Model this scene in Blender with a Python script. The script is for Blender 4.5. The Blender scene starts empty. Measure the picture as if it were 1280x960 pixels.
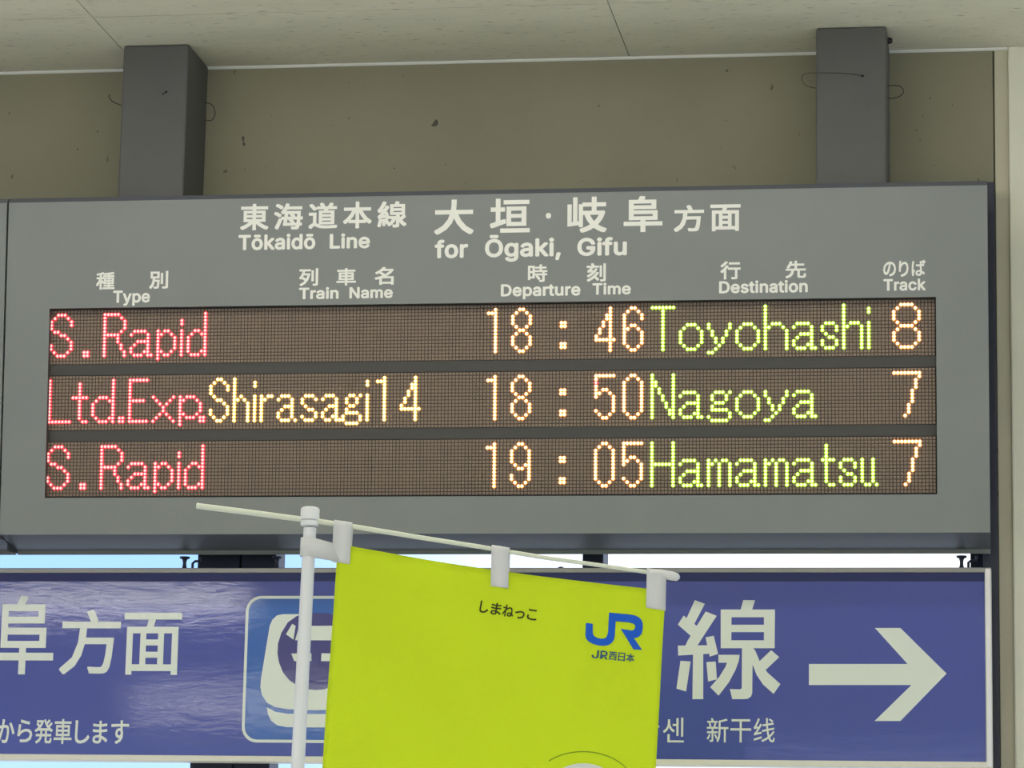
import bpy, bmesh, math, random
from mathutils import Vector, Matrix
from mathutils.geometry import tessellate_polygon

random.seed(4)
S = bpy.context.scene
COL = S.collection

# ------------------------------------------------------------------ camera
FPX = 4029.1                                   # focal length in pixels of a 1280 wide frame
YAW, PITCH, ROLL = 0.1522, 0.1883, 0.0194
CAM = Vector((1.1605, -7.1306, 1.6))
_f = Vector((-math.sin(YAW) * math.cos(PITCH), math.cos(YAW) * math.cos(PITCH), math.sin(PITCH)))
_r = Vector((math.cos(YAW), math.sin(YAW), 0))
_u = _r.cross(_f)
_r, _u = _r * math.cos(ROLL) + _u * math.sin(ROLL), -_r * math.sin(ROLL) + _u * math.cos(ROLL)
cd = bpy.data.cameras.new('camera')
cam = bpy.data.objects.new('camera', cd)
COL.objects.link(cam)
cam.matrix_world = Matrix(((_r.x, _u.x, -_f.x, CAM.x), (_r.y, _u.y, -_f.y, CAM.y), (_r.z, _u.z, -_f.z, CAM.z), (0, 0, 0, 1)))
cd.sensor_width = 36.0
cd.lens = FPX / 1280 * 36.0
cd.clip_end = 500
S.camera = cam

# ------------------------------------------------------------------ world: bright hazy sky outside the concourse
S.view_settings.view_transform = 'Standard'
S.view_settings.look = 'None'
S.view_settings.exposure = 0.76
S.view_settings.gamma = 1.0
S.view_settings.use_curve_mapping = False
W = bpy.data.worlds.new('World'); S.world = W; W.use_nodes = True
nt = W.node_tree; nt.nodes.clear()
wo = nt.nodes.new('ShaderNodeOutputWorld'); wb = nt.nodes.new('ShaderNodeBackground')
tc = nt.nodes.new('ShaderNodeTexCoord'); nz = nt.nodes.new('ShaderNodeTexNoise'); cr = nt.nodes.new('ShaderNodeValToRGB')
nz.inputs['Scale'].default_value = 2.2; nz.inputs['Detail'].default_value = 3
cr.color_ramp.elements[0].position = .38; cr.color_ramp.elements[0].color = (.25, .43, .85, 1)
cr.color_ramp.elements[1].position = .62; cr.color_ramp.elements[1].color = (.86, .90, .95, 1)
mpw = nt.nodes.new('ShaderNodeMapping'); mpw.inputs['Location'].default_value = (2.6, 0, 0)
nt.links.new(tc.outputs['Generated'], mpw.inputs['Vector']); nt.links.new(mpw.outputs[0], nz.inputs['Vector'])
nt.links.new(nz.outputs['Fac'], cr.inputs['Fac'])
nt.links.new(cr.outputs['Color'], wb.inputs['Color'])
wb.inputs['Strength'].default_value = 1.15
nt.links.new(wb.outputs['Background'], wo.inputs['Surface'])
LAMP = 9.5                                     # radiance of the fluorescent diffusers

CEIL = 3.8163
WALL = 0.247

# ------------------------------------------------------------------ pixel rays -> real planes
def ray(x, y):
    return _f + _r * ((x - 640) / FPX) - _u * ((y - 480) / FPX)
def atY(x, y, Y):
    v = ray(x, y); return CAM + v * ((Y - CAM.y) / v.y)
TILT = 0.0695
BO = Vector((0, 0, 2.9575))                    # origin of the departure board (tilted plane of the LED matrix)
def onb(x, y, off=0.0):
    """pixel -> (x, z) in board coordinates, on the plane 'off' in front of the LEDs"""
    n = Vector((0, -math.cos(TILT), -math.sin(TILT)))
    v = ray(x, y); t = ((BO + n * off - CAM).dot(n)) / v.dot(n); p = CAM + v * t - BO
    return p.x, p.dot(Vector((0, -math.sin(TILT), math.cos(TILT))))

# ------------------------------------------------------------------ materials
def lin(c):
    c = c / 255
    return c / 12.92 if c <= .04045 else ((c + .055) / 1.055) ** 2.4
def rgb(r, g, b): return (lin(r), lin(g), lin(b), 1)
def mat(name, col, rough=.6, metal=0, var=0, vscale=6, bump=0, bscale=60, coat=0, coat_rough=.1, emis=None, estr=0, stretch=None, spec=.5):
    m = bpy.data.materials.new(name); m.use_nodes = True
    t = m.node_tree; p = t.nodes['Principled BSDF']
    p.inputs['Base Color'].default_value = col; p.inputs['Roughness'].default_value = rough
    p.inputs['Metallic'].default_value = metal; p.inputs['Coat Weight'].default_value = coat
    p.inputs['Coat Roughness'].default_value = coat_rough
    p.inputs['Specular IOR Level'].default_value = spec
    co = t.nodes.new('ShaderNodeTexCoord'); mp = t.nodes.new('ShaderNodeMapping')
    t.links.new(co.outputs['Object'], mp.inputs['Vector'])
    if stretch: mp.inputs['Scale'].default_value = stretch
    if var:
        n = t.nodes.new('ShaderNodeTexNoise'); n.inputs['Scale'].default_value = vscale; n.inputs['Detail'].default_value = 5
        r = t.nodes.new('ShaderNodeValToRGB')
        r.color_ramp.elements[0].position = .3; r.color_ramp.elements[1].position = .7
        r.color_ramp.elements[0].color = tuple(c * (1 - var) for c in col[:3]) + (1,)
        r.color_ramp.elements[1].color = tuple(min(1, c * (1 + var)) for c in col[:3]) + (1,)
        t.links.new(mp.outputs[0], n.inputs['Vector']); t.links.new(n.outputs['Fac'], r.inputs['Fac'])
        t.links.new(r.outputs['Color'], p.inputs['Base Color'])
    if bump:
        n2 = t.nodes.new('ShaderNodeTexNoise'); n2.inputs['Scale'].default_value = bscale; n2.inputs['Detail'].default_value = 4
        b = t.nodes.new('ShaderNodeBump'); b.inputs['Strength'].default_value = bump; b.inputs['Distance'].default_value = .002
        t.links.new(mp.outputs[0], n2.inputs['Vector']); t.links.new(n2.outputs['Fac'], b.inputs['Height'])
        t.links.new(b.outputs[0], p.inputs['Normal']); t.links.new(b.outputs[0], p.inputs['Coat Normal'])
    if emis:
        p.inputs['Emission Color'].default_value = emis; p.inputs['Emission Strength'].default_value = estr
    return m
def speckle(m, col, scale, thr, stretch=(1, 1, 1), soft=.03):
    """dirt: blends small stains of colour col into the base colour"""
    t = m.node_tree; p = t.nodes['Principled BSDF']
    src = p.inputs['Base Color'].links[0].from_socket if p.inputs['Base Color'].links else None
    co = t.nodes.new('ShaderNodeTexCoord'); mp = t.nodes.new('ShaderNodeMapping'); mp.inputs['Scale'].default_value = stretch
    n = t.nodes.new('ShaderNodeTexNoise'); n.inputs['Scale'].default_value = scale; n.inputs['Detail'].default_value = 2
    r = t.nodes.new('ShaderNodeValToRGB'); r.color_ramp.elements[0].position = thr; r.color_ramp.elements[1].position = thr + soft
    r.color_ramp.elements[0].color = (0, 0, 0, 1); r.color_ramp.elements[1].color = (.85, .85, .85, 1)
    mx = t.nodes.new('ShaderNodeMix'); mx.data_type = 'RGBA'
    t.links.new(co.outputs['Object'], mp.inputs['Vector']); t.links.new(mp.outputs[0], n.inputs['Vector'])
    t.links.new(n.outputs['Fac'], r.inputs['Fac']); t.links.new(r.outputs['Color'], mx.inputs['Factor'])
    if src: t.links.new(src, mx.inputs['A'])
    else: mx.inputs['A'].default_value = p.inputs['Base Color'].default_value
    mx.inputs['B'].default_value = col
    t.links.new(mx.outputs['Result'], p.inputs['Base Color'])
def emit(name, col, s):
    m = mat(name, (col[0] * .5, col[1] * .5, col[2] * .5, 1), .4, emis=col + (1,), estr=s)
    return m

M_ceil = mat('ceiling_board', rgb(232, 229, 208), .95, var=.05, vscale=3, bump=.5, bscale=45, stretch=(1, 3, 1))
speckle(M_ceil, rgb(184, 180, 168), 26, .62, (1, 3.5, 1), .12)
speckle(M_ceil, rgb(130, 126, 114), 18, .75, (1, 3, 1), .02)
M_wall = mat('wall_paint', rgb(147, 142, 116), .9, var=.05, vscale=4, bump=.3, bscale=180)
speckle(M_wall, rgb(96, 92, 72), 62, .735, (1, 1, .7), .03)
M_strip = mat('strip_paint', rgb(204, 198, 170), .85, var=.03)
speckle(M_wall, rgb(62, 60, 48), 21, .745, (1, 1, .8), .02)
M_pillar = mat("pillar_paint", rgb(232, 229, 204), .8, var=.02, bump=.2, bscale=150)
M_trim = mat('trim_white', rgb(238, 238, 226), .5)
M_floor = mat('floor_tile', rgb(228, 224, 214), .5, var=.06, vscale=1)
M_case = mat('board_grey_enamel', rgb(126, 129, 124), .5, var=.03, vscale=5, bump=.15, bscale=300)
M_post = mat('post_dark_grey', rgb(88, 87, 82), .55, var=.04, vscale=9, bump=.15, bscale=250)
M_black = mat('black_recess', rgb(66, 64, 60), .8)
M_bar = mat('divider_grey', rgb(74, 72, 68), .8)
M_under = mat('board_shaded_enamel', rgb(86, 88, 94), .45)  # case grey darkened, shade of underside and top bevel put into the colour
M_navy = mat('navy_steel', rgb(34, 37, 52), .5, var=.05)
M_ledpcb = mat('led_board_dark', rgb(84, 72, 62), .8)
M_ledoff = mat('led_unlit_lens', rgb(142, 124, 106), .55, var=.06, vscale=1.2)
M_print = mat('print_cream', rgb(236, 234, 222), .6)
M_alu = mat('aluminium_frame', rgb(150, 147, 140), .42, .55, var=.04)
M_alub = mat('aluminium_bright', rgb(216, 212, 204), .32, .6)
M_cream = mat('bottom_frame_cream', rgb(226, 221, 204), .45, .1)
M_band = mat('sign_dark_band', rgb(40, 46, 96), .6)
M_blue = mat('sign_blue_film', rgb(48, 64, 154), .42, var=.04, vscale=2, coat=1, coat_rough=.03, bump=.0)
M_pblue = mat('pictogram_blue', rgb(8, 88, 172), .42, coat=1, coat_rough=.03)
M_pnavy = mat('pictogram_navy', rgb(46, 42, 120), .42, coat=1, coat_rough=.03)
M_swhite = mat('sign_white_film', rgb(222, 226, 212), .42, coat=.6, coat_rough=.12)
M_pole = mat('pole_white_plastic', rgb(236, 236, 232), .35)
M_bar_w = mat('crossbar_ivory', rgb(224, 228, 204), .4)
M_tab = mat('tab_white_cloth', rgb(232, 232, 226), .9, bump=.2, bscale=500)
_t = M_tab.node_tree; _tr = _t.nodes.new('ShaderNodeBsdfTransparent'); _mx = _t.nodes.new('ShaderNodeMixShader'); _mx.inputs[0].default_value = .12
_t.links.new(_t.nodes['Principled BSDF'].outputs[0], _mx.inputs[1]); _t.links.new(_tr.outputs[0], _mx.inputs[2]); _t.links.new(_mx.outputs[0], _t.nodes['Material Output'].inputs[0])
M_ftxt = mat('flag_black_ink', rgb(58, 60, 20), .9)
M_fblue = mat('flag_blue_ink', rgb(28, 96, 205), .9)
M_fsmall = mat('flag_small_blue_ink', rgb(52, 92, 120), .9)
M_fwhite = mat('flag_white_ink', rgb(222, 224, 214), .9)
M_fgreen = mat('flag_green_ink', rgb(140, 170, 30), .9)
M_wire = mat('wire_dark', rgb(48, 46, 38), .6)
M_screw = mat('screw_dark', rgb(44, 44, 42), .5, .5)
M_diff = emit('fluorescent_diffuser', (1.0, .96, .885), LAMP)

# glossy blue sign: rippled film over the panel (waves tilt the reflection)
for m in (M_blue, M_pblue, M_pnavy, M_swhite):
    t = m.node_tree; p = t.nodes['Principled BSDF']
    co = t.nodes.new('ShaderNodeTexCoord')
    mp = t.nodes.new('ShaderNodeMapping'); mp.inputs['Scale'].default_value = (1.0, 1, 3.2); mp.inputs['Rotation'].default_value = (0, .35, 0)
    n = t.nodes.new('ShaderNodeTexNoise'); n.inputs['Scale'].default_value = 12; n.inputs['Detail'].default_value = 8; n.inputs['Roughness'].default_value = .62
    b = t.nodes.new('ShaderNodeBump'); b.inputs['Strength'].default_value = 1; b.inputs['Distance'].default_value = .00013
    t.links.new(co.outputs['Object'], mp.inputs['Vector']); t.links.new(mp.outputs[0], n.inputs['Vector'])
    t.links.new(n.outputs['Fac'], b.inputs['Height']); t.links.new(b.outputs[0], p.inputs['Coat Normal'])

def flagmat():
    m = mat('flag_yellow_cloth', rgb(230, 249, 42), .95, var=.03, vscale=5, bump=.35, bscale=700)
    t = m.node_tree; p = t.nodes['Principled BSDF']; out = t.nodes['Material Output']
    tr = t.nodes.new('ShaderNodeBsdfTranslucent'); tr.inputs['Color'].default_value = rgb(230, 249, 42)
    mx = t.nodes.new('ShaderNodeMixShader'); mx.inputs[0].default_value = .25
    t.links.new(p.outputs[0], mx.inputs[1]); t.links.new(tr.outputs[0], mx.inputs[2]); t.links.new(mx.outputs[0], out.inputs[0])
    return m
M_flag = flagmat()

# ------------------------------------------------------------------ mesh helpers
class MB:
    def __init__(s): s.v = []; s.f = []; s.mi = []
    def add(s, vs, fs, mi=0):
        o = len(s.v); s.v += [tuple(v) for v in vs]; s.f += [tuple(i + o for i in f) for f in fs]; s.mi += [mi] * len(fs)
    def box(s, a, b, mi=0):
        x0, y0, z0 = a; x1, y1, z1 = b
        s.add([(x0, y0, z0), (x1, y0, z0), (x1, y1, z0), (x0, y1, z0), (x0, y0, z1), (x1, y0, z1), (x1, y1, z1), (x0, y1, z1)],
              [(0, 3, 2, 1), (4, 5, 6, 7), (0, 1, 5, 4), (1, 2, 6, 5), (2, 3, 7, 6), (3, 0, 4, 7)], mi)
    def extrude_x(s, prof, x0, x1, mi=0):
        n = len(prof)
        s.add([(x0, y, z) for y, z in prof] + [(x1, y, z) for y, z in prof],
              [(i, (i + 1) % n, n + (i + 1) % n, n + i) for i in range(n)] + [tuple(range(n))[::-1], tuple(range(n, 2 * n))], mi)
    def tube(s, pts, rad, seg=12, mi=0, cap=True):
        pts = [Vector(p) for p in pts]; rr = rad if isinstance(rad, (list, tuple)) else [rad] * len(pts)
        vs = []; fs = []
        up = None
        for i, p in enumerate(pts):
            d = (pts[min(i + 1, len(pts) - 1)] - pts[max(i - 1, 0)]).normalized()
            if up is None or abs(up.dot(d)) > .95: up = Vector((0, 0, 1)) if abs(d.z) < .9 else Vector((1, 0, 0))
            a = d.cross(up).normalized(); b = d.cross(a).normalized(); up = -b if abs(b.dot(d)) < .9 else up
            for k in range(seg):
                t = 2 * math.pi * k / seg
                vs.append(p + a * (math.cos(t) * rr[i]) + b * (math.sin(t) * rr[i]))
        for i in range(len(pts) - 1):
            for k in range(seg):
                fs.append((i * seg + k, i * seg + (k + 1) % seg, (i + 1) * seg + (k + 1) % seg, (i + 1) * seg + k))
        if cap:
            fs.append(tuple(range(seg))[::-1]); fs.append(tuple(range((len(pts) - 1) * seg, len(pts) * seg)))
        s.add(vs, fs, mi)
    def lathe(s, c, prof, seg=24, mi=0):
        s.tube([Vector(c) + Vector((0, 0, z)) for r, z in prof], [max(r, 1e-5) for r, z in prof], seg, mi)
    def build(s, name, m, parent=None, smooth=False, bevel=0, fix=True):
        me = bpy.data.meshes.new(name); me.from_pydata(s.v, [], s.f)
        for mm in (m if isinstance(m, (list, tuple)) else [m]): me.materials.append(mm)
        me.polygons.foreach_set('material_index', s.mi)
        if fix:
            bm = bmesh.new(); bm.from_mesh(me); bmesh.ops.recalc_face_normals(bm, faces=bm.faces); bm.to_mesh(me); bm.free()
        if smooth:
            me.polygons.foreach_set('use_smooth', [True] * len(me.polygons))
            me.set_sharp_from_angle(angle=.7)
        return link(name, me, parent, bevel)
def link(name, me, parent=None, bevel=0):
    o = bpy.data.objects.new(name, me); COL.objects.link(o)
    if parent: o.parent = parent
    if bevel:
        b = o.modifiers.new('bevel', 'BEVEL'); b.width = bevel; b.segments = 2; b.limit_method = 'ANGLE'
    return o
def empty(name, loc, rot=(0, 0, 0)):
    o = bpy.data.objects.new(name, None); COL.objects.link(o); o.location = loc; o.rotation_euler = rot
    o.empty_display_size = .1
    return o
def tag(o, label=None, cat=None, group=None, kind=None):
    if label: o['label'] = label
    if cat: o['category'] = cat
    if group: o['group'] = group
    if kind: o['kind'] = kind
    return o
def struct(o): o['kind'] = 'structure'; return o
def inner(b, a, c):
    pass

def font_mesh(ch):
    """outline of one character in Blender's built-in font"""
    cu = bpy.data.curves.new('t', 'FONT'); cu.body = ch; cu.size = 1; cu.resolution_u = 3
    o = bpy.data.objects.new('t', cu); COL.objects.link(o)
    me = bpy.data.meshes.new_from_object(o.evaluated_get(bpy.context.evaluated_depsgraph_get()))
    vs = [(v.co.x, v.co.y, 0) for v in me.vertices]; fs = [tuple(p.vertices) for p in me.polygons]
    bpy.data.objects.remove(o); bpy.data.curves.remove(cu); bpy.data.meshes.remove(me)
    return vs, fs
# upright grotesque letters: advance, points, triangles
LAT = {
 'T': (448, '32 452 32 509 417 509 417 452 257 452 257 0 193 0 193 452'),
 'k': (380, '110 137 110 212 121 212 284 379 360 379 184 199 177 199|53 0 53 509 114 509 114 0|294 0 148 186 191 229 372 0'),
 'a': (389, '160 -9 137 -7 115 -3 94 5 76 15 60 29 48 45 38 63 32 84 30 108 32 128 36 146 43 161 53 174 64 184 78 193 92 200 108 206 125 211 143 214 161 217 178 220 200 223 218 225 234 227 247 229 257 231 265 235 271 240 274 246 276 255 276 257 275 272 272 285 267 297 260 307 251 315 240 322 227 327 212 330 196 331 178 330 163 327 149 322 137 316 127 309 118 301 110 292 104 283 100 274 41 291 51 313 64 331 79 346 95 358 114 368 133 375 153 380 173 383 194 384 208 384 223 382 239 379 255 375 271 369 286 360 300 350 312 336 322 320 330 301 335 278 337 251 337 0 277 0 277 52 272 52 267 43 260 34 252 25 242 16 229 8 215 1 199 -4 181 -7|170 45 192 47 211 51 228 59 242 68 254 80 263 93 270 108 274 122 276 138 276 190 272 187 267 184 259 182 251 180 241 178 231 176 221 174 210 173 200 171 175 168 161 166 147 163 134 159 122 153 112 147 103 139 97 130 93 118 92 105 93 93 96 82 102 72 109 64 119 57 130 52 142 48 156 46'),
 'i': (166, '53 0 53 379 114 379 114 0|84 443 73 444 63 448 54 455 47 463 43 472 41 483 43 494 47 504 54 512 63 518 73 522 84 524 95 522 105 518 114 512 121 504 125 494 126 483 125 472 121 463 114 455 105 448 95 444'),
 'd': (424, '195 -8 165 -6 137 3 111 16 89 34 70 57 55 84 43 116 36 151 34 189 36 227 43 261 55 293 70 320 89 342 112 361 137 374 165 382 196 384 218 383 237 379 253 373 267 364 278 355 287 346 295 336 301 327 306 319 311 319 311 509 372 509 372 0 313 0 313 59 307 59 301 50 295 41 287 31 277 21 266 12 252 4 236 -3 217 -7|205 47 226 49 246 55 263 65 278 78 290 95 299 115 306 138 310 162 312 189 310 216 306 241 300 263 290 282 278 299 263 312 246 322 227 328 205 330 182 328 162 322 145 311 130 298 118 281 108 261 102 239 98 215 96 189 98 163 102 139 109 117 118 97 130 80 145 66 162 55 182 49'),
 'o': (415, '207 -8 174 -5 144 3 117 16 93 35 72 58 56 85 44 116 37 150 34 187 37 225 44 260 56 291 72 318 93 341 117 360 144 374 174 382 207 384 241 382 271 374 299 360 323 341 343 318 359 291 371 260 379 225 381 187 379 150 371 116 359 85 343 58 323 35 299 16 271 3 241 -5|207 46 231 49 252 55 270 66 285 80 298 97 307 117 314 139 318 163 319 187 318 212 314 236 307 258 298 278 285 296 270 310 252 321 231 328 207 330 184 328 163 321 145 310 130 296 118 278 108 258 102 236 98 212 96 187 98 163 102 139 108 117 118 97 130 80 145 66 163 55 184 49'),
 'L': (393, '60 0 60 509 125 509 125 57 361 57 361 0'),
 'n': (409, '114 227 114 0 53 0 53 379 112 379 112 287 102 287 116 319 132 344 152 362 175 374 200 382 227 384 252 383 275 377 295 369 313 356 328 340 341 321 350 298 355 271 357 240 357 0 296 0 296 235 293 263 286 286 273 304 256 318 235 326 210 329 192 328 176 324 161 317 147 308 136 297 126 283 119 266 115 248'),
 'e': (403, '212 -8 177 -5 145 3 117 16 92 35 72 58 56 85 44 116 37 150 34 187 36 224 44 258 55 290 71 317 91 340 115 359 142 373 172 382 205 384 226 383 246 380 266 374 285 366 303 355 319 341 334 324 347 305 357 282 365 256 370 227 371 194 371 169 75 169 75 221 338 221 310 202 308 226 304 248 298 269 288 286 277 301 263 314 246 323 227 328 205 330 183 328 164 323 146 313 131 301 119 286 109 270 102 251 97 231 96 211 96 178 98 151 102 127 110 106 121 88 135 73 151 61 169 53 190 48 212 46 227 47 241 49 254 53 265 58 276 65 285 73 294 82 300 93 306 105 365 91 358 72 348 55 335 39 320 26 302 14 283 4 261 -3 237 -7'),
 'f': (253, '228 379 228 327 6 327 6 379|81 0 81 432 82 452 87 470 96 486 107 499 120 510 135 519 152 525 169 529 187 530 201 530 212 529 222 527 231 525 238 523 243 521 227 468 224 470 220 471 215 472 209 473 202 474 195 474 178 472 164 468 154 460 147 449 143 435 142 419 142 0'),
 'r': (259, '53 0 53 379 112 379 112 321 115 321 124 339 137 354 152 367 171 377 191 383 213 385 218 385 223 385 229 384 243 384 243 322 241 323 236 324 230 324 223 325 215 326 207 326 190 324 174 321 159 315 146 306 135 296 126 284 119 269 115 254 114 237 114 0'),
 'O': (533, '267 -7 225 -3 186 7 150 25 119 49 92 79 70 115 53 157 44 203 40 254 44 305 53 352 70 393 92 429 119 459 150 484 186 501 225 512 267 516 309 512 348 501 384 484 415 459 442 429 464 393 480 352 490 305 493 254 490 203 480 157 464 115 442 79 415 49 384 25 348 7 309 -3|267 53 296 55 324 63 349 76 372 94 392 116 408 144 420 176 428 213 430 254 428 295 420 332 408 365 392 392 372 415 349 433 324 446 296 453 267 456 237 453 210 445 184 433 161 415 142 392 125 364 113 332 106 295 103 254 106 213 113 176 125 144 142 117 161 94 184 76 210 63 237 55'),
 'g': (425, '207 -151 180 -149 156 -146 134 -140 114 -132 97 -122 82 -110 70 -97 59 -84 51 -69 101 -41 107 -49 114 -57 122 -66 131 -74 142 -82 154 -88 169 -93 187 -96 207 -97 236 -95 261 -87 282 -75 298 -58 308 -34 311 -6 311 68 306 68 301 60 294 51 287 41 277 32 266 23 252 16 236 10 217 6 195 5 165 7 138 14 113 27 90 43 71 65 55 90 43 120 36 154 34 191 36 229 43 263 55 293 71 320 90 342 112 361 138 374 166 382 196 384 218 383 237 379 253 373 267 365 279 356 288 346 296 336 302 327 308 319 313 319 313 379 372 379 372 -9 370 -40 363 -67 350 -90 334 -109 314 -124 291 -136 265 -144 237 -149|205 59 227 61 246 66 264 75 278 87 290 103 300 121 307 142 311 166 312 193 311 219 307 242 300 264 291 283 279 299 264 312 247 322 227 328 205 330 182 328 163 322 145 312 130 298 118 282 109 262 102 241 98 218 96 193 98 167 102 144 109 123 118 104 131 88 145 76 163 66 183 61'),
 ',': (187, '38 -119 68 71 137 71 84 -119'),
 'G': (520, '269 -7 225 -3 185 7 149 25 118 49 91 79 69 116 53 157 43 203 40 254 43 305 53 352 69 393 91 429 117 459 149 484 184 501 223 512 265 516 291 514 316 510 340 504 363 494 384 483 403 469 421 453 436 436 449 416 460 395 468 373 474 349 408 349 402 365 395 379 387 393 378 406 368 417 356 427 344 436 330 443 315 448 300 453 283 455 265 456 236 453 209 445 183 432 160 414 141 392 125 364 113 332 106 295 103 254 106 213 113 177 125 145 141 117 161 95 184 76 210 63 238 56 269 53 296 55 322 61 345 71 365 85 382 102 396 123 407 147 413 173 415 202 434 199 283 199 283 256 478 256 478 200 475 160 466 124 451 91 431 62 406 38 377 19 344 5 308 -4'),
 'u': (410, '182 -5 158 -3 135 2 115 11 97 23 82 39 69 59 60 82 54 109 53 139 53 379 114 379 114 144 116 117 124 94 137 75 154 61 175 53 200 50 218 51 234 55 249 62 263 71 274 83 283 97 290 113 295 132 296 153 296 379 357 379 357 0 298 0 298 92 307 92 294 60 277 35 257 17 234 5 209 -3'),
 'y': (389, '47 -139 61 -86 71 -87 83 -89 94 -90 104 -89 113 -86 122 -81 130 -74 138 -64 145 -51 151 -36 163 -1 17 379 84 379 165 155 173 132 180 109 187 87 193 64 199 42 206 21 184 21 190 42 196 64 202 87 209 110 216 132 224 155 305 379 371 379 204 -58 196 -77 187 -93 177 -107 165 -119 153 -128 139 -136 125 -141 109 -144 91 -145 82 -145 73 -144 65 -143 57 -142 52 -140'),
 'p': (424, '53 -143 53 379 112 379 112 319 118 319 123 327 130 336 137 346 147 355 158 364 171 373 188 379 207 383 229 384 259 382 287 374 313 361 335 342 354 320 370 293 381 261 388 227 390 189 388 151 381 116 370 84 355 57 336 34 313 16 288 3 260 -6 229 -8 208 -7 189 -3 173 4 159 12 147 21 138 31 130 41 124 50 118 59 114 59 114 -143|220 47 242 49 262 55 279 66 294 80 306 97 316 117 323 139 327 163 328 189 327 215 323 239 316 261 307 281 295 298 280 311 262 322 243 328 220 330 198 328 178 322 161 312 147 299 134 282 125 263 118 241 114 216 113 189 114 162 118 138 125 115 135 95 147 78 162 65 179 55 198 49'),
 'D': (502, '219 0 96 0 96 57 215 57 254 60 288 68 318 81 343 99 363 122 379 149 390 181 397 216 399 255 397 294 390 329 379 361 364 388 344 410 320 428 291 441 258 449 221 452 93 452 93 509 225 509 273 505 315 495 353 478 385 455 412 426 433 391 449 351 458 306 462 255 458 205 449 159 433 119 411 83 384 54 351 31 312 14 268 3|125 509 125 0 60 0 60 509'),
 's': (365, '182 -8 157 -7 133 -3 112 3 93 12 76 24 62 38 50 54 41 73 36 94 94 107 101 87 111 72 124 60 141 52 160 47 181 45 206 47 227 53 244 62 258 74 265 88 268 103 266 115 262 126 254 136 243 144 229 150 212 155 149 170 118 180 92 192 72 208 58 227 50 249 47 274 49 295 55 314 65 332 79 347 95 360 115 370 137 378 161 383 187 384 212 383 234 379 254 372 271 363 286 352 299 339 309 324 318 308 324 290 268 277 262 291 254 304 243 316 228 325 210 331 187 333 166 331 147 326 131 317 119 305 111 292 109 277 110 264 115 253 124 243 136 235 152 229 172 223 229 209 261 200 287 187 306 171 320 153 328 131 331 107 329 85 323 65 312 47 298 31 281 18 260 6 236 -2 210 -7'),
 't': (227, '204 379 204 327 6 327 6 379|65 471 126 471 126 98 127 83 130 70 136 61 144 55 156 51 170 50 175 50 180 50 185 51 191 52 197 53 202 54 213 2 207 0 200 -2 192 -3 184 -3 176 -4 168 -4 138 -1 113 7 92 21 77 41 68 64 65 93'),
 'c': (395, '207 -8 174 -5 144 3 117 16 93 35 72 58 56 85 44 116 37 150 34 187 37 225 44 260 56 291 72 318 93 341 117 360 144 374 174 382 207 384 226 384 243 381 260 377 276 371 291 364 305 356 318 346 330 335 340 322 349 308 356 293 362 277 303 262 300 272 295 281 290 289 284 297 278 304 270 311 261 316 252 321 242 325 231 328 220 329 207 330 184 328 163 321 145 310 130 296 118 278 108 258 102 236 98 212 96 187 98 163 102 139 108 117 118 97 130 80 145 66 163 55 184 49 207 46 220 47 232 49 243 52 253 55 262 60 271 66 279 73 285 80 292 89 297 98 301 107 304 117 363 102 357 86 350 70 341 56 331 43 319 32 306 21 292 12 277 5 261 -1 244 -5 226 -7'),
 'N': (523, '60 0 60 509 136 509 343 183 349 174 355 163 363 151 371 137 379 122 388 107 396 90 405 73 414 55 405 54 403 72 402 90 401 108 400 126 399 142 399 157 399 195 399 509 463 509 463 0 387 0 202 290 194 303 186 317 177 331 168 346 159 363 148 381 108 452 119 454 122 384 123 363 124 345 124 328 125 313 125 301 125 291 125 0'),
 'm': (609, '53 0 53 379 112 379 112 295 108 295 114 314 122 331 132 346 144 358 158 368 172 376 187 382 203 385 219 386 245 383 268 375 287 361 303 342 314 320 321 295 312 295 318 312 326 329 337 343 350 356 364 366 381 375 398 381 417 385 437 386 458 385 478 380 497 372 514 361 529 346 541 328 550 307 555 283 557 255 557 0 496 0 496 254 493 279 485 298 473 313 456 323 438 329 419 330 402 329 387 326 374 320 363 312 353 302 345 290 340 277 336 263 335 247 335 0 274 0 274 260 272 280 265 297 253 311 238 322 220 328 199 330 185 329 171 326 158 320 145 312 135 302 126 289 119 274 115 257 114 238 114 0'),
 'J': (396, '185 -7 143 -2 106 11 75 33 52 63 38 100 33 145 33 173 98 173 98 145 100 117 108 93 122 74 139 61 160 53 185 50 209 53 230 61 248 74 261 93 269 117 272 145 272 509 336 509 336 145 332 100 318 63 294 33 263 11 227 -2'),
 'R': (449, '60 0 60 509 236 509 273 506 305 500 333 489 356 473 376 455 390 433 401 408 407 381 409 352 407 323 401 296 390 271 376 250 356 232 333 217 305 206 273 200 236 198 96 198 96 255 234 255 258 256 280 260 298 267 313 276 325 287 334 300 340 316 344 333 345 352 344 371 340 389 334 405 325 419 313 430 298 440 279 446 258 451 233 452 125 452 125 0|353 0 230 229 303 229 428 0'),
 'ō': (415, '207 -8 174 -5 144 3 117 16 93 35 72 58 56 85 44 116 37 150 34 187 37 225 44 260 56 291 72 318 93 341 117 360 144 374 174 382 207 384 241 382 271 374 299 360 323 341 343 318 359 291 371 260 379 225 381 187 379 150 371 116 359 85 343 58 323 35 299 16 271 3 241 -5|207 46 231 49 252 55 270 66 285 80 298 97 307 117 314 139 318 163 319 187 318 212 314 236 307 258 298 278 285 296 270 310 252 321 231 328 207 330 184 328 163 321 145 310 130 296 118 278 108 258 102 236 98 212 96 187 98 163 102 139 108 117 118 97 130 80 145 66 163 55 184 49|302 506 302 458 113 458 113 506'),
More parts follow.
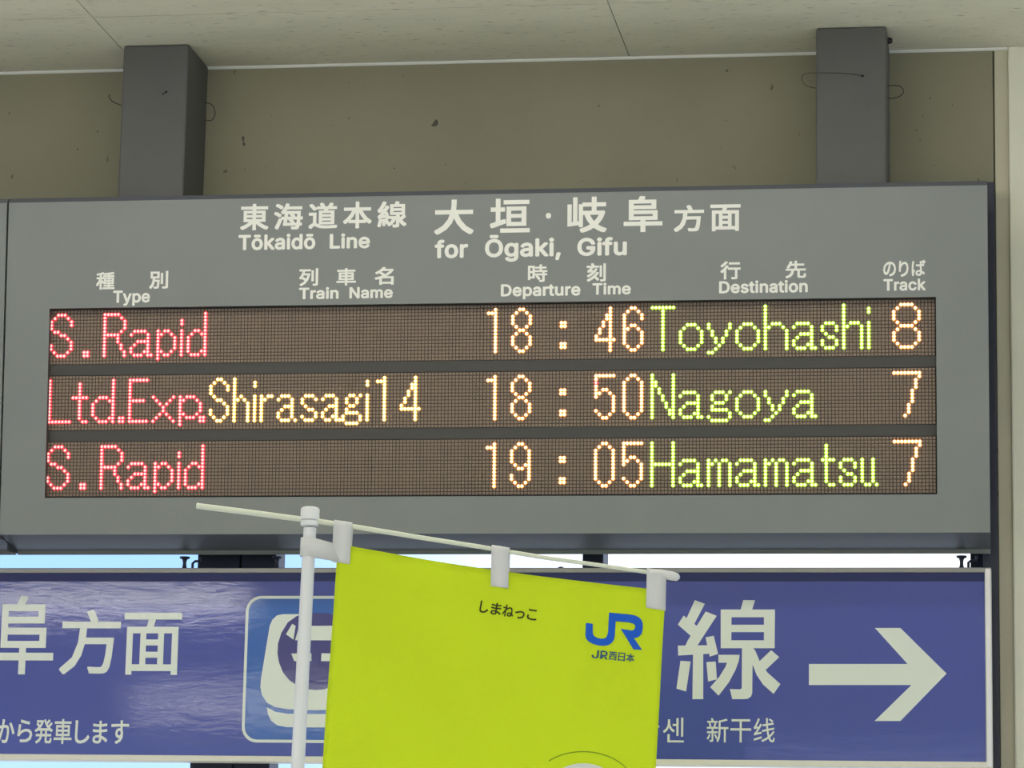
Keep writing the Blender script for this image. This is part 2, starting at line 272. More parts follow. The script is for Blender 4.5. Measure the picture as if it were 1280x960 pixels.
 'Ō': (533, '267 -7 225 -3 186 7 150 25 119 49 92 79 70 115 53 157 44 203 40 254 44 305 53 352 70 393 92 429 119 459 150 484 186 501 225 512 267 516 309 512 348 501 384 484 415 459 442 429 464 393 480 352 490 305 493 254 490 203 480 157 464 115 442 79 415 49 384 25 348 7 309 -3|267 53 296 55 324 63 349 76 372 94 392 116 408 144 420 176 428 213 430 254 428 295 420 332 408 365 392 392 372 415 349 433 324 446 296 453 267 456 237 453 210 445 184 433 161 415 142 392 125 364 113 332 106 295 103 254 106 213 113 176 125 144 142 117 161 94 184 76 210 63 237 55|362 636 362 587 172 587 172 636'),
}
def lat_mesh(w):
    """letters from their contours: clockwise outlines, counter-clockwise holes; overlapping outlines sit on layers"""
    x = 0; vs = []; fs = []
    for ch in w:
        if ch == ' ': x += 280; continue
        adv, con = LAT[ch]
        loops = []
        for c in con.split('|'):
            p = list(map(int, c.split())); loops.append([Vector(((p[i] + x) / 1000, p[i + 1] / 1000, 0)) for i in range(0, len(p), 2)])
        sa = lambda l: sum(l[i].x * l[(i + 1) % len(l)].y - l[(i + 1) % len(l)].x * l[i].y for i in range(len(l)))
        outs = [l for l in loops if sa(l) < 0]; holes = [l for l in loops if sa(l) > 0]
        for k, ol in enumerate(outs):
            hs = [h for h in holes if min(p.x for p in ol) < h[0].x < max(p.x for p in ol) and min(p.y for p in ol) < h[0].y < max(p.y for p in ol)]
            tri = tessellate_polygon([ol] + hs); o = len(vs)
            for l in [ol] + hs: vs += [(p.x, p.y, k * .3) for p in l]
            fs += [tuple(i + o for i in t) for t in tri]
        x += adv + 12
    return vs, fs
def glyph(ch, bold):
    """one string as a flat mesh, thickened by bold, normalised to its own box"""
    cjk = not all(c in LAT or c == ' ' for c in ch)
    vs, fs = font_mesh(ch) if cjk else lat_mesh(ch)
    if bold:
        V = [(x, y, 8 + l) for x, y, l in vs]; F = list(fs)
        for k in range(8):
            dx = bold * (1, 1, 0, -1, -1, -1, 0, 1)[k]; dy = bold * (0, 1, 1, 1, 0, -1, -1, -1)[k]; o = len(V)
            if not cjk: dx *= (1, .7)[k % 2]; dy *= (1, .7)[k % 2]
            V += [(x + dx, y + dy, k + l) for x, y, l in vs]; F += [tuple(i + o for i in f) for f in fs]
        vs, fs = V, F
    x0 = min(v[0] for v in vs); x1 = max(v[0] for v in vs); y0 = min(v[1] for v in vs); y1 = max(v[1] for v in vs)
    return [((v[0] - x0) / (x1 - x0), (v[1] - y0) / (y1 - y0), v[2] * .00003) for v in vs], fs
_gc = {}
def G(ch, bold):
    if (ch, bold) not in _gc: _gc[(ch, bold)] = glyph(ch, bold)
    return _gc[(ch, bold)]

def solidify_flat(mb, vs2, fs, fn, nrm, th):
    """a flat outline mesh given thickness th along nrm; fn maps (u,v) -> point"""
    a = [Vector(fn(*p)) for p in vs2]; n = len(a)
    top = [p + nrm * th for p in a]
    cnt = {}
    for f in fs:
        for i in range(len(f)):
            e = (f[i], f[(i + 1) % len(f)]); cnt[e] = 1
    side = [(e[0], e[1], e[1] + n, e[0] + n) for e in cnt if (e[1], e[0]) not in cnt]
    mb.add([*a, *top], [tuple(i + n for i in f) for f in fs] + side)

def poly_fill(pts):
    """triangulate a simple polygon"""
    return [tuple(t) for t in tessellate_polygon([[Vector((p[0], p[1], 0)) for p in pts]])]

# ================================================================== the setting
fl = MB(); fl.box((-30, -26, -.1), (30, 12, 0)); struct(fl.build('floor', M_floor))
# ceiling: a slab, with loose-laid boards near the wall, joints recessed
YJ = -.173; PX = 1.2045; XJ = .2975
xs = [XJ + PX * k for k in range(-5, 6)]
ys = [WALL - .004, YJ, YJ - .6, YJ - 1.2, YJ - 1.8, YJ - 2.4]
ce = MB()
ce.box((-16, -22, CEIL + .010), (16, WALL + .2, CEIL + .12))
ce.box((-16, -22, CEIL), (16, ys[-1], CEIL + .010)); ce.box((-16, ys[-1], CEIL), (xs[0], WALL, CEIL + .010)); ce.box((xs[-1], ys[-1], CEIL), (16, WALL, CEIL + .010))
ceiling = struct(ce.build('ceiling', M_ceil))
for j in range(len(ys) - 1):
    mb = MB(); g = .0012; h = ys[j] - ys[j + 1]
    mb.box((g, g * 2, 0), (PX - g, h - g * 2, .0098)); me = None
    first = None
    for i in range(len(xs) - 1):
        if first is None:
            first = mb.build('ceiling_board', M_ceil, ceiling); o = first
        else:
            o = first.copy(); COL.objects.link(o); o.parent = ceiling
        o.location = (xs[i], ys[j + 1], CEIL)
# wall: a lintel above the sign, open to daylight below; two panels with a dark joint
xseam = atY(1242.5, 150, WALL).x
xpil = atY(1262, 300, WALL).x
wl = MB(); wl.box((-16, WALL + .012, 2.68), (xpil + .02, WALL + .18, CEIL + .01)); wall = struct(wl.build('wall_back', M_wall))
a = MB(); a.box((-16, WALL, 2.68), (xseam - .002, WALL + .013, CEIL)); a.build('wall_panel', M_wall, wall, bevel=.001)
a = MB(); a.box((xseam + .002, WALL, 0), (xpil, WALL + .013, CEIL)); a.build('wall_panel', M_strip, wall, bevel=.001)
p = MB(); p.box((xpil, WALL - .012, 0), (xpil + .9, WALL + .4, CEIL)); struct(p.build('wall_right', M_pillar, bevel=.004))
p = MB(); p.box((xseam - .004, WALL + .016, 0), (xpil + .002, WALL + .12, 2.75)); struct(p.build('trim_2', M_wall))
t1 = MB(); t1.extrude_x([(WALL, CEIL - .0005), (WALL - .006, CEIL - .0005), (WALL - .006, CEIL - .004), (WALL - .003, CEIL - .007), (WALL, CEIL - .007)], -8, 6)
struct(t1.build('trim_1', M_trim))
# uprights of the opening behind the signs
def upright(px0, px1, name='mullion'):
    x0 = atY(px0, 700, WALL + .03).x; x1 = atY(px1, 700, WALL + .03).x
    m = MB(); m.box((x0, WALL + .03, 0), (x1, WALL + .13, 2.69)); return m, x0, x1
k = 3
for a_, b_ in ((247, 300), (301.5, 345), (728, 754)):
    m, x0, x1 = upright(a_, b_); struct(m.build('trim_%d' % k, M_navy, bevel=.003)); k += 1

# ceiling lights in the concourse (behind and above the photographer)
def fixture(x0, x1, y, label, hw=.15):
    e = empty('ceiling_light', ((x0 + x1) / 2, y, CEIL)); tag(e, label, 'ceiling light', 'fluorescent fittings along the concourse ceiling')
    w = (x1 - x0) / 2
    m = MB(); m.extrude_x([(-hw, 0), (hw, 0), (hw - .03, -.05), (-hw + .03, -.05)], -w, w); m.build('housing', M_trim, e)
    m = MB(); m.box((-w + .03, -hw + .04, -.062), (w - .03, hw - .04, -.05)); m.build('diffuser', M_diff, e)
for x0, x1, y, lab in [(-1.6, 1.3, -.86, 'short white fluorescent ceiling light just in front of the departure board'),
                       (-2.4, 2.4, -4.4, 'long white fluorescent ceiling light midway to the photographer'),
                       (-8.5, -3.0, -10.2, 'long white fluorescent ceiling light on the left behind the photographer'),
                       (-5.4, -3.0, -16.5, 'white fluorescent ceiling light far back on the left'),
                       (2.6, 7, -10.4, 'long white fluorescent ceiling light on the right behind the photographer')]:
    fixture(x0, x1, y, lab, .33 if y < -9 else .078 if y > -2 else .15)

# ================================================================== departure board
FR = .018                                        # front panel stands this far before the LED plane
BX0, BX1 = -1.1265, 1.1415
PROF = [(-FR, .4535), (-.006, .4655), (.13, .4655), (.13, -.3625), (.124, -.3625), (.118, -.3535), (-FR, -.3255)]
board = empty('departure_board', BO, (TILT, 0, 0))
tag(board, 'large grey departure board with three rows of lit dot letters hanging from two posts', 'departure board')
def case(x0, x1, opening, parent):
    mb = MB(); n = len(PROF)
    v = [(x0, y, z) for y, z in PROF] + [(x1, y, z) for y, z in PROF]
    fs = [(i, (i + 1) % n, n + (i + 1) % n, n + i) for i in range(n - 1)] + [tuple(range(n))[::-1], tuple(range(n, 2 * n))]
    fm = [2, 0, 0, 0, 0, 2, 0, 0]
    # face n-1 (front) replaced by a frame round the opening
    if opening is None:
        fs.append((n - 1, 0, n, 2 * n - 1)); mb.add(v, fs); fm.append(0)
    else:
        mb.add(v, fs)
        ox0, ox1, oz0, oz1 = opening; zt = PROF[0][1]; zb = PROF[-1][1]
        q = [(x0, -FR, zt), (x1, -FR, zt), (x1, -FR, zb), (x0, -FR, zb),
             (ox0, -FR, oz1), (ox1, -FR, oz1), (ox1, -FR, oz0), (ox0, -FR, oz0),
             (ox0, .004, oz1), (ox1, .004, oz1), (ox1, .004, oz0), (ox0, .004, oz0)]
        mb.add(q, [(0, 1, 5, 4), (1, 2, 6, 5), (2, 3, 7, 6), (3, 0, 4, 7)], 0)
        mb.add(q, [(4, 5, 9, 8), (5, 6, 10, 9), (6, 7, 11, 10), (7, 4, 8, 11)], 1)
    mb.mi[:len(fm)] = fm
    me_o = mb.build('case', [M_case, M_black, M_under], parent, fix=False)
    bm = bmesh.new(); bm.from_mesh(me_o.data); bmesh.ops.remove_doubles(bm, verts=bm.verts, dist=1e-6)
    bmesh.ops.recalc_face_normals(bm, faces=bm.faces); bm.to_mesh(me_o.data); bm.free()
    return me_o
OPEN = (-1.0213, 1.0262, -.2405, .2020)
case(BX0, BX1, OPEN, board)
P = .008; GAP = 3.297
mb = MB(); mb.box((-1.03, .0045, -.245), (1.03, .012, .206)); mb.build('back_plate', M_black, board)
for kx in (0, 1):
    z1 = .2 - (kx + 1) * 16 * P - kx * GAP * P
    m = MB(); m.box((-1.0212, -.0015, z1 - GAP * P + .0006), (1.0261, .0045, z1 - .0006)); m.build('divider_bar', M_bar, board, bevel=.0008)
# LED modules, 32 x 16 dots each
md = MB(); md.box((0.0004, .0002, -16 * P), (32 * P - .0004, .0045, 0), 0)
for i in range(32):
    for j in range(16):
        cx = (i + .5) * P; cz = -(j + .5) * P; w = .0030; q = .0022
        md.add([(cx - w, .0002, cz - w), (cx + w, .0002, cz - w), (cx + w, .0002, cz + w), (cx - w, .0002, cz + w),
                (cx - q, -.0012, cz - q), (cx + q, -.0012, cz - q), (cx + q, -.0012, cz + q), (cx - q, -.0012, cz + q)],
               [(4, 5, 6, 7), (0, 1, 5, 4), (1, 2, 6, 5), (2, 3, 7, 6), (3, 0, 4, 7)], 1)
mod = md.build('led_module', [M_ledpcb, M_ledoff], board); mod['kind'] = 'stuff'
for row in range(3):
    for c in range(8):
        if row or c:
            o = mod.copy(); COL.objects.link(o); o.parent = board
        else: o = mod
        o.location = (-128 * P + c * 32 * P, 0, .2 - row * (16 + GAP) * P)

# ---- dot glyphs: first line is row `top`
GL = {
 'S7': (1, "..###..|.#...#.|#.....#|#.....#|#......|.##....|...##..|.....#.|......#|#.....#|#.....#|.#...#.|..###.."),
 'S6': (1, "..##..|.#..#.|#....#|#....#|#.....|.#....|..##..|....#.|.....#|#....#|#....#|.#..#.|..##.."),
 '.': (12, "##|##"),
 'R': (1, "#####..|#....#.|#.....#|#.....#|#.....#|#....#.|#####..|#...#..|#...#..|#....#.|#....#.|#.....#|#.....#"),
 'a': (6, ".####..|#....#.|.....#.|..####.|.#...#.|#....#.|#...##.|.###.##"),
 'a6': (6, ".###..|#...#.|....#.|..###.|.#..#.|#...#.|#...#.|.###.#"),
 'a6b': (6, ".###..|#...#.|....#.|..###.|.#..#.|#...#.|#..##.|.##.##"),
 'p6': (6, "#.##..|##..#.|#....#|#....#|#....#|#....#|##..#.|#.##..|#....."),
 'p7': (6, "#.###..|##...#.|#.....#|#.....#|#.....#|##...#.|#.###..|#......|#......"),
 'i3': (3, "#|#|.|#|#|#|#|#|#|#|#"),
 'i2': (2, "#|#|.|.|#|#|#|#|#|#|#|#"),
 'd6': (1, ".....#|.....#|.....#|.....#|.....#|..##.#|.#..##|#....#|#....#|#....#|#....#|#...##|.###.#"),
 'd7': (1, "......#|......#|......#|......#|......#|..###.#|.#...##|#.....#|#.....#|#.....#|#.....#|.#...##|..###.#"),
 'L': (1, "|".join(["#......"] * 12 + ["#######"])),
 't5': (2, "..#..|..#..|..#..|..#..|#####|..#..|..#..|..#..|..#..|..#..|..#..|...##"),
 't4': (2, ".#..|.#..|.#..|.#..|####|.#..|.#..|.#..|.#..|.#..|.#..|..##"),
 'E': (1, "######|#.....|#.....|#.....|#.....|#.....|#####.|#.....|#.....|#.....|#.....|#.....|######"),
 'x': (6, "#.....#|.#...#.|..#.#..|...#...|...#...|..#.#..|.#...#.|#.....#"),
 'h5': (1, "#....|#....|#....|#....|#....|#.#..|##.#.|#...#|#...#|#...#|#...#|#...#|#...#"),
 'h7': (1, "#......|#......|#......|#......|#......|#.###..|##...#.|#.....#|#.....#|#.....#|#.....#|#.....#|#.....#"),
 'h6': (1, "#.....|#.....|#.....|#.....|#.....|#.###.|##...#|#....#|#....#|#....#|#....#|#....#|#....#"),
 'r': (6, "#.##|##..|#...|#...|#...|#...|#...|#..."),
 's5': (6, ".###.|#...#|#....|.#...|..##.|....#|#...#|.###."),
 's5b': (6, ".###.|#...#|#...#|.#...|..##.|#...#|#...#|.###."),
 'g6': (6, "..##.#|.#..#.|.#..#.|..##..|.#....|.####.|#....#|#....#|.####."),
 'g7': (6, "..###.#|.#...#.|.#...#.|..###..|.#.....|.#####.|......#|#.....#|.#####."),
 '1': (1, "..#|###|..#|..#|..#|..#|..#|..#|..#|..#|..#|..#|..#"),
 '4': (1, "....#.|....#.|...##.|...##.|..#.#.|..#.#.|.#..#.|.#..#.|#...#.|######|....#.|....#.|....#."),
 '8': (1, "..##..|.#..#.|#....#|#....#|#....#|.#..#.|..##..|.#..#.|#....#|#....#|#....#|.#..#.|..##.."),
 '6': (1, "..##..|.#..#.|#....#|#....#|#.....|#.##..|##..#.|#....#|#....#|#....#|#....#|.#..#.|..##.."),
 '0': (1, "..##..|.#..#.|#....#|#....#|#....#|#....#|#....#|#....#|#....#|#....#|#....#|.#..#.|..##.."),
 '5': (1, "######|#.....|#.....|#.....|#.##..|##..#.|#....#|.....#|.....#|.....#|#....#|.#..#.|..##.."),
 '9': (1, "..##..|.#..#.|#....#|#....#|#....#|#....#|.#..##|..##.#|.....#|#....#|#....#|.#..#.|..##.."),
 ':': (5, "##|##|..|..|..|..|##|##"),
 'T': (1, "|".join(["#######"] + ["...#..."] * 12)),
 'o': (6, "..###..|.#...#.|#.....#|#.....#|#.....#|#.....#|.#...#.|..###.."),
 'y': (6, "#.....#|#.....#|.#...#.|.#...#.|..#.#..|..#.#..|...#...|..#....|##....."),
 'N': (1, "#.....#|#.....#|##....#|##....#|#.#...#|#.#...#|#..#..#|#..#..#|#...#.#|#...#.#|#....##|#....##|#.....#"),
 'H': (1, "|".join(["#.....#"] * 6 + ["#######"] + ["#.....#"] * 6)),
 'm': (6, "#.#.##.|##.#..#|#..#..#|#..#..#|#..#..#|#..#..#|#..#..#|#..#..#"),
 'u': (6, "#..#.|#..#.|#..#.|#..#.|#..#.|#..#.|#..#.|.##.#"),
 'W8': (1, "..####..|.#....#.|#......#|#......#|#......#|.#....#.|..####..|.#....#.|#......#|#......#|#......#|.#....#.|..####.."),
 'W7': (1, "########|.......#|......#.|......#.|......#.|.....#..|.....#..|.....#..|.....#..|....#...|....#...|....#...|...#...."),
}
RED = (emit('led_red_core', (1, .50, .46), .95), emit('led_red_rim', (1, .03, .055), 1.1))  # lens core and rim; each rim's colour and width also carry the painted halo
AMB = (emit('led_amber_core', (1, .93, .62), 1.45), emit('led_amber_rim', (1, .50, .06), .95))
ORG = (emit('led_orange_core', (1, .88, .66), 1.45), emit('led_orange_rim', (1, .36, .06), .95))
GRN = (emit('led_green_core', (.86, 1, .36), 1.3), emit('led_green_rim', (.36, .68, .01), .9))
def lit(row, items, mats, label, redspots=()):
    mb = MB()
    for key, c0 in items:
        top, pat = GL[key]
        for j, line in enumerate(pat.split('|')):
            for i, ch in enumerate(line):
                if ch != '#': continue
                cx = (c0 + i + .5 - 128) * P; cz = .2 - (row * (16 + GAP) + top + j + .5) * P
                k = 8; R = [(.0048, .0), (.0045, -.0022), (.0031, -.0034), (.0026, -.0034)]
                mi = 2 if (c0 + i, top + j) in redspots else 0
                ring = [[(cx + r * math.cos(6.2832 * q / k), y - .0004, cz + r * math.sin(6.2832 * q / k)) for q in range(k)] for r, y in R[:3]]
                mb.add(ring[0] + ring[1] + ring[2], [(a * k + q, a * k + (q + 1) % k, (a + 1) * k + (q + 1) % k, (a + 1) * k + q) for a in (0, 1) for q in range(k)], 1 if not mi else 3)
                mb.add(ring[2] + [(cx, -.0044, cz)], [(q, (q + 1) % k, k) for q in range(k)], 0 if not mi else 2)
    ms = list(mats) + (list(RED) if redspots else [])
    o = mb.build('lit_text', ms, board); o['label'] = label; o['kind'] = 'stuff'
    return o
SR = [('S7', 0), ('.', 10), ('R', 16), ('a', 24), ('p6', 32), ('i3', 39), ('d6', 41)]
lit(0, SR, RED, 'red lit dots reading S.Rapid in the top row')
lit(2, SR, RED, 'red lit dots reading S.Rapid in the bottom row')
lit(1, [('L', 0), ('t5', 7), ('d7', 13), ('.', 21), ('E', 24), ('x', 31), ('p7', 39), ('.', 45)], RED, 'red lit dots reading Ltd.Exp. in the middle row')
lit(1, [('S6', 48), ('h5', 55), ('i2', 61), ('r', 63), ('a6', 68), ('s5', 75), ('a6b', 81), ('g6', 87), ('i2', 94), ('1', 97), ('4', 104)], AMB, 'amber lit dots reading Shirasagi14')
lit(0, [('1', 129), ('8', 136), (':', 150), ('4', 160), ('6', 168)], ORG, 'orange lit dots reading 18:46')
lit(1, [('1', 129), ('8', 136), (':', 150), ('5', 160), ('0', 168)], ORG, 'orange lit dots reading 18:50', {(160, 3)})
lit(2, [('1', 129), ('9', 136), (':', 150), ('0', 160), ('5', 168)], ORG, 'orange lit dots reading 19:05')
lit(0, [('T', 176), ('o', 184), ('y', 192), ('o', 200), ('h7', 208), ('a', 216), ('s5b', 224), ('h6', 230), ('i2', 237)], GRN, 'green lit dots reading Toyohashi')
lit(1, [('N', 176), ('a', 184), ('g7', 192), ('o', 200), ('y', 208), ('a', 216)], GRN, 'green lit dots reading Nagoya')
lit(2, [('H', 176), ('a', 184), ('m', 192), ('a', 200), ('m', 208), ('a', 216), ('t4', 224), ('s5b', 229), ('u', 235)], GRN, 'green lit dots reading Hamamatsu')
lit(0, [('W8', 244)], ORG, 'orange lit digit 8 in the track column')
lit(1, [('W7', 244)], ORG, 'orange lit digit 7 in the middle row')
lit(2, [('W7', 244)], ORG, 'orange lit digit 7 in the bottom row')

# ---- printed lettering on the board: (string, x0, x1, ytop, ybottom) in picture pixels, laid on the front panel
NB = Vector((0, -1, 0))
def print_glyph(s, fn, parent, m, word_kind, bold, lift, th):
    mb = MB(); vs, fs = G(s, bold)
    solidify_flat(mb, vs, fs, lambda u, v, l: fn(u, v, lift + l), NB, th)
    o = mb.build('printed_word' if len(s) > 1 else 'printed_character', m, parent, fix=False)
    o['label'] = '%s %s' % (word_kind + (' word' if len(s) > 1 else ' character'), s)
def bprint(items, label, bold=.026):
    for s, x0, x1, yt, yb in items:
        xm = (x0 + x1) / 2; ym = (yt + yb) / 2
        X0 = onb(x0, ym, FR)[0]; X1 = onb(x1, ym, FR)[0]; Z1 = onb(xm, yt, FR)[1]; Z0 = onb(xm, yb, FR)[1]
        print_glyph(s, lambda u, v, l: (X0 + u * (X1 - X0), -FR - l, Z0 + v * (Z1 - Z0)), board, M_print, 'cream printed', bold, .0001, .0004)
KB = .022
bprint([('東', 300.4, 335.8, 254.9, 287.8), ('海', 342.6, 378.6, 254.2, 287), ('道', 385.8, 421.7, 253.3, 286), ('本', 428.9, 464.8, 252, 285.4), ('線', 471.9, 508.3, 251.6, 284.5)], 'cream printed characters 東海道本線', KB)
bprint([('Tōkaidō', 298.1, 394.2, 292.4, 312.4), ('Line', 412.2, 462.5, 291.6, 310.8)], 'cream printed words Tōkaidō Line')
bprint([('大', 542.9, 592.1, 249.5, 293.1), ('垣', 612.5, 662.4, 248.2, 290.8), ('・', 682.3, 688.9, 266.2, 273.2), ('岐', 709.3, 758.5, 246, 290.8), ('阜', 779.6, 828.1, 245, 290)], 'large cream printed characters 大垣・岐阜', KB)
bprint([('方', 842.3, 880, 256.3, 289.7), ('面', 888, 925.7, 255.5, 288.9)], 'cream printed characters 方面', KB)
bprint([('for', 543.4, 585.1, 299.4, 322.9), ('Ōgaki,', 606.2, 701.1, 293.1, 327.1), ('Gifu', 721.7, 783.6, 296.4, 319.8)], 'cream printed words for Ōgaki, Gifu')
bprint([('種', 120.3, 143.4, 340.2, 362), ('別', 186.7, 210.2, 338.8, 360.9)], 'cream printed characters 種別', KB)
bprint([('Type', 141.4, 187.5, 363, 382.3)], 'cream printed word Type')
bprint([('列', 374.1, 397.7, 335.5, 357.5), ('車', 420.7, 445, 335.2, 356.9), ('名', 468.4, 492.2, 333.8, 356)], 'cream printed characters 列車名', KB)
bprint([('Train', 373.8, 423.3, 359, 374), ('Name', 436.8, 491, 358.6, 373)], 'cream printed words Train Name')
bprint([('時', 660, 684.2, 330.6, 352.5), ('刻', 733.4, 757.3, 329, 352)], 'cream printed characters 時刻', KB)
bprint([('Departure', 626.1, 725.6, 354.7, 373.9), ('Time', 740.5, 788.6, 353.3, 368.4)], 'cream printed words Departure Time')
bprint([('行', 900.5, 925.7, 326.6, 349.3), ('先', 981.8, 1007.7, 326, 347.9)], 'cream printed characters 行先', KB)
bprint([('Destination', 898.9, 1009.7, 350.4, 366.3)], 'cream printed word Destination')
bprint([('の', 1104, 1120, 327, 345.5), ('り', 1123.5, 1135.7, 326, 346), ('ば', 1139.5, 1156.8, 325, 345)], 'cream printed characters のりば', .02)
bprint([('Track', 1104.3, 1157.3, 348.5, 363.5)], 'cream printed word Track')

m = MB(); m.box((-1.1290, -.012, -.335), (-1.1262, .125, .455)); m.build('joint_filler', M_black, board)  # filler added in the gap to stop daylight leaking between the boards
m = MB(); m.box((-1.1290, .05, -.359), (-1.1262, .125, -.335)); m.build('joint_filler', M_black, board)

# neighbour board, only its end shows at the left edge
nb = empty('sign_board', BO + Vector((-2.27, 0, 0)), (TILT, 0, 0))
nb.location.x -= .0008
tag(nb, 'grey board end at the left edge of the picture beside the departure board', 'sign board')
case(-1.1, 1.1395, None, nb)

# ================================================================== hanging posts
def post(x0, x1, label, hook):
    Y0, Y1 = .05, WALL - .0005
    zb = BO.z + .4655 * math.cos(TILT) + .0105
    e = empty('hanging_post', ((x0 + x1) / 2, (Y0 + Y1) / 2, zb)); tag(e, label, 'post', 'square posts holding up the departure board')
    w = (x1 - x0) / 2; d = (Y1 - Y0) / 2
    m = MB(); m.box((-w, -d, 0), (w, d, CEIL - zb)); m.build('shaft', M_post, e, bevel=.006)
    return e, w, d, zb
e1, w, d, zb = post(-.8945, -.7345, 'dark grey square post at left between ceiling and departure board', 0)
e2, w2, d2, _ = post(.7535, .9155, 'dark grey square post at right between ceiling and departure board', 1)
def loc(e, px, py, Y): return atY(px, py, Y) - Vector(e.location)
def wire(e, pts, r=.0012):
    m = MB()
    P_ = [Vector(p) for p in pts]; out = []
    for i in range(len(P_) - 1):
        p0 = P_[max(i - 1, 0)]; p1 = P_[i]; p2 = P_[i + 1]; p3 = P_[min(i + 2, len(P_) - 1)]
        for k in range(5):
            t = k / 5
            out.append(.5 * ((2 * p1) + (p2 - p0) * t + (2 * p0 - 5 * p1 + 4 * p2 - p3) * t * t + (3 * p1 - p0 - 3 * p2 + p3) * t ** 3))
    out.append(P_[-1]); m.tube(out, r, 6); return m.build('wire', M_wire, e, smooth=True)
def screw(e, px, py, Y, r=.005):
    m = MB(); c = loc(e, px, py, Y)
    m.tube([c, c + Vector((0, -.002, 0)), c + Vector((0, -.004, 0))], [r, r, r * .6], 10); m.build('screw', M_screw, e, smooth=True)
wire(e1, [loc(e1, 152, 132, .10), loc(e1, 141, 127, .09), loc(e1, 136, 121, .09), loc(e1, 138, 118, .09)])
wire(e1, [loc(e1, 256, 128, .15), loc(e1, 265, 131, .15), loc(e1, 269, 141, .15), loc(e1, 265, 150, .15), loc(e1, 256, 150, .15)])
screw(e1, 207.5, 115, .0498, .0028); screw(e1, 204, 117.5, .0498, .002)
wire(e2, [loc(e2, 1078, 95, .048), loc(e2, 1060, 92, .046), loc(e2, 1030, 91, .045), loc(e2, 1008, 92, .047), loc(e2, 1002, 98, .055), loc(e2, 1008, 107, .07), loc(e2, 1023, 111, .09)], .0007)
wire(e2, [loc(e2, 1106, 108, .10), loc(e2, 1122, 107, .10), loc(e2, 1129, 112, .10), loc(e2, 1127, 119, .10), loc(e2, 1115, 123, .10), loc(e2, 1104, 122, .12)])
screw(e2, 1078, 95, .0498, .003)
m = MB(); c = loc(e2, 1107, 51, .12); c.x = w2 - .001
m.tube([c, c + Vector((.006, 0, 0)), c + Vector((.012, 0, 0))], [.008, .008, .005], 12); m.build('bolt', M_screw, e2, smooth=True)

# dark steel channel behind the right end of both signs
ztop = atY(1240, 227, .17).z
c0 = atY(1236, 230, .17).x - .02; c1 = atY(1244.8, 400, .17).x
m = MB(); m.box((c0, .172, 0), (c1, .243, ztop)); o = m.build('steel_channel', M_navy, bevel=.002)
tag(o, 'narrow dark navy steel upright behind the right ends of both signs', 'steel upright')

# ================================================================== blue direction sign
SY = .12
SZ1 = atY(620, 710, SY).z; SZ0 = atY(620, 955, SY).z; SX1 = atY(1240, 830, SY).x; SX0 = -3.2
sign = empty('direction_sign', (SX1, SY, SZ0)); SO = Vector(sign.location)
tag(sign, 'long glossy blue direction sign with white characters and arrow under the departure board', 'direction sign')
m = MB(); m.box((SX0 - SX1 + .01, .006, .010), (-.012, .048, SZ1 - SZ0 - .008)); m.build('body', M_navy, sign)
m = MB(); m.box((SX0 - SX1 + .01, 0, .012), (-.0148, .006, SZ1 - SZ0 - .010)); m.build('face_panel', M_blue, sign)
H = SZ1 - SZ0
m = MB(); m.box((SX0 - SX1 + .01, -.0012, H - .031), (-.0148, .004, H - .0105)); m.build('top_band', M_band, sign)
m = MB(); m.box((SX0 - SX1, -.006, H - .0115), (0, .050, H)); o = m.build('top_frame', M_alu, sign, bevel=.0015)
m = MB(); m.box((SX0 - SX1, -.006, 0), (0, .050, .0135)); m.build('bottom_frame', M_cream, sign, bevel=.0015)
m = MB(); m.box((-.0150, -.0065, .0005), (.0003, .0502, H - .0005)); o = m.build('end_frame', M_alub, sign, bevel=.003); o['label'] = 'bright aluminium end frame'
def sp(px, py, Y=SY):
    p = atY(px, py, Y) - SO; return (p.x, p.z)
NS = Vector((0, -1, 0))
def sprint(items, label, bold=.01):
    for s, x0, x1, yt, yb in items:
        xm = (x0 + x1) / 2; ym = (yt + yb) / 2
        X0 = sp(x0, ym)[0]; X1 = sp(x1, ym)[0]; Z1 = sp(xm, yt)[1]; Z0 = sp(xm, yb)[1]
        print_glyph(s, lambda u, v, l: (X0 + u * (X1 - X0), -l, Z0 + v * (Z1 - Z0)), sign, M_swhite, 'white', bold, .0001, .0005)
def spoly(name, polys, m, lift=.0001, label=None, coords='px'):
    mb = MB()
    for pts in polys:
        q = [sp(*p) for p in pts] if coords == 'px' else pts
        solidify_flat(mb, q, poly_fill(q), lambda u, v: (u, -lift, v), NS, .0004)
    o = mb.build(name, m, sign, fix=False)
    if label: o['label'] = label
    return o
sprint([('阜', -9, 67.7, 745, 843), ('方', 75.4, 150.4, 762, 843), ('面', 154.6, 226.5, 766, 843.5)], 'large white characters 阜方面', .012)
sprint([('か', -3.5, 18.2, 899, 929), ('ら', 22, 40.5, 899.5, 928), ('発', 43.5, 66, 899, 929.5), ('車', 67.5, 89.8, 898.8, 930), ('し', 94, 112, 900.5, 929.5), ('ま', 116, 134.5, 901, 929.5), ('す', 139, 161, 900.5, 930)], 'small white characters から発車します', .014)
sprint([('칸', 797, 824.3, 897.4, 927.6), ('센', 828.7, 855, 897, 928)], 'small white Korean letters', .002)
sprint([('新', 883.4, 910.5, 897.6, 928), ('干', 913, 939, 899, 928), ('线', 942, 968.5, 897.6, 928)], 'small white characters 新干线', .004)
zz = lambda pts, ox, oy, k: [(ox + x / k, oy + y / k) for x, y in pts]
spoly('arrow', [zz([(783, 440), (868, 440), (1022, 592), (868, 750), (782, 750), (905, 630), (563, 630), (563, 560), (892, 560)], 800, 620, 2.6667)], M_swhite, label='white arrow pointing right')
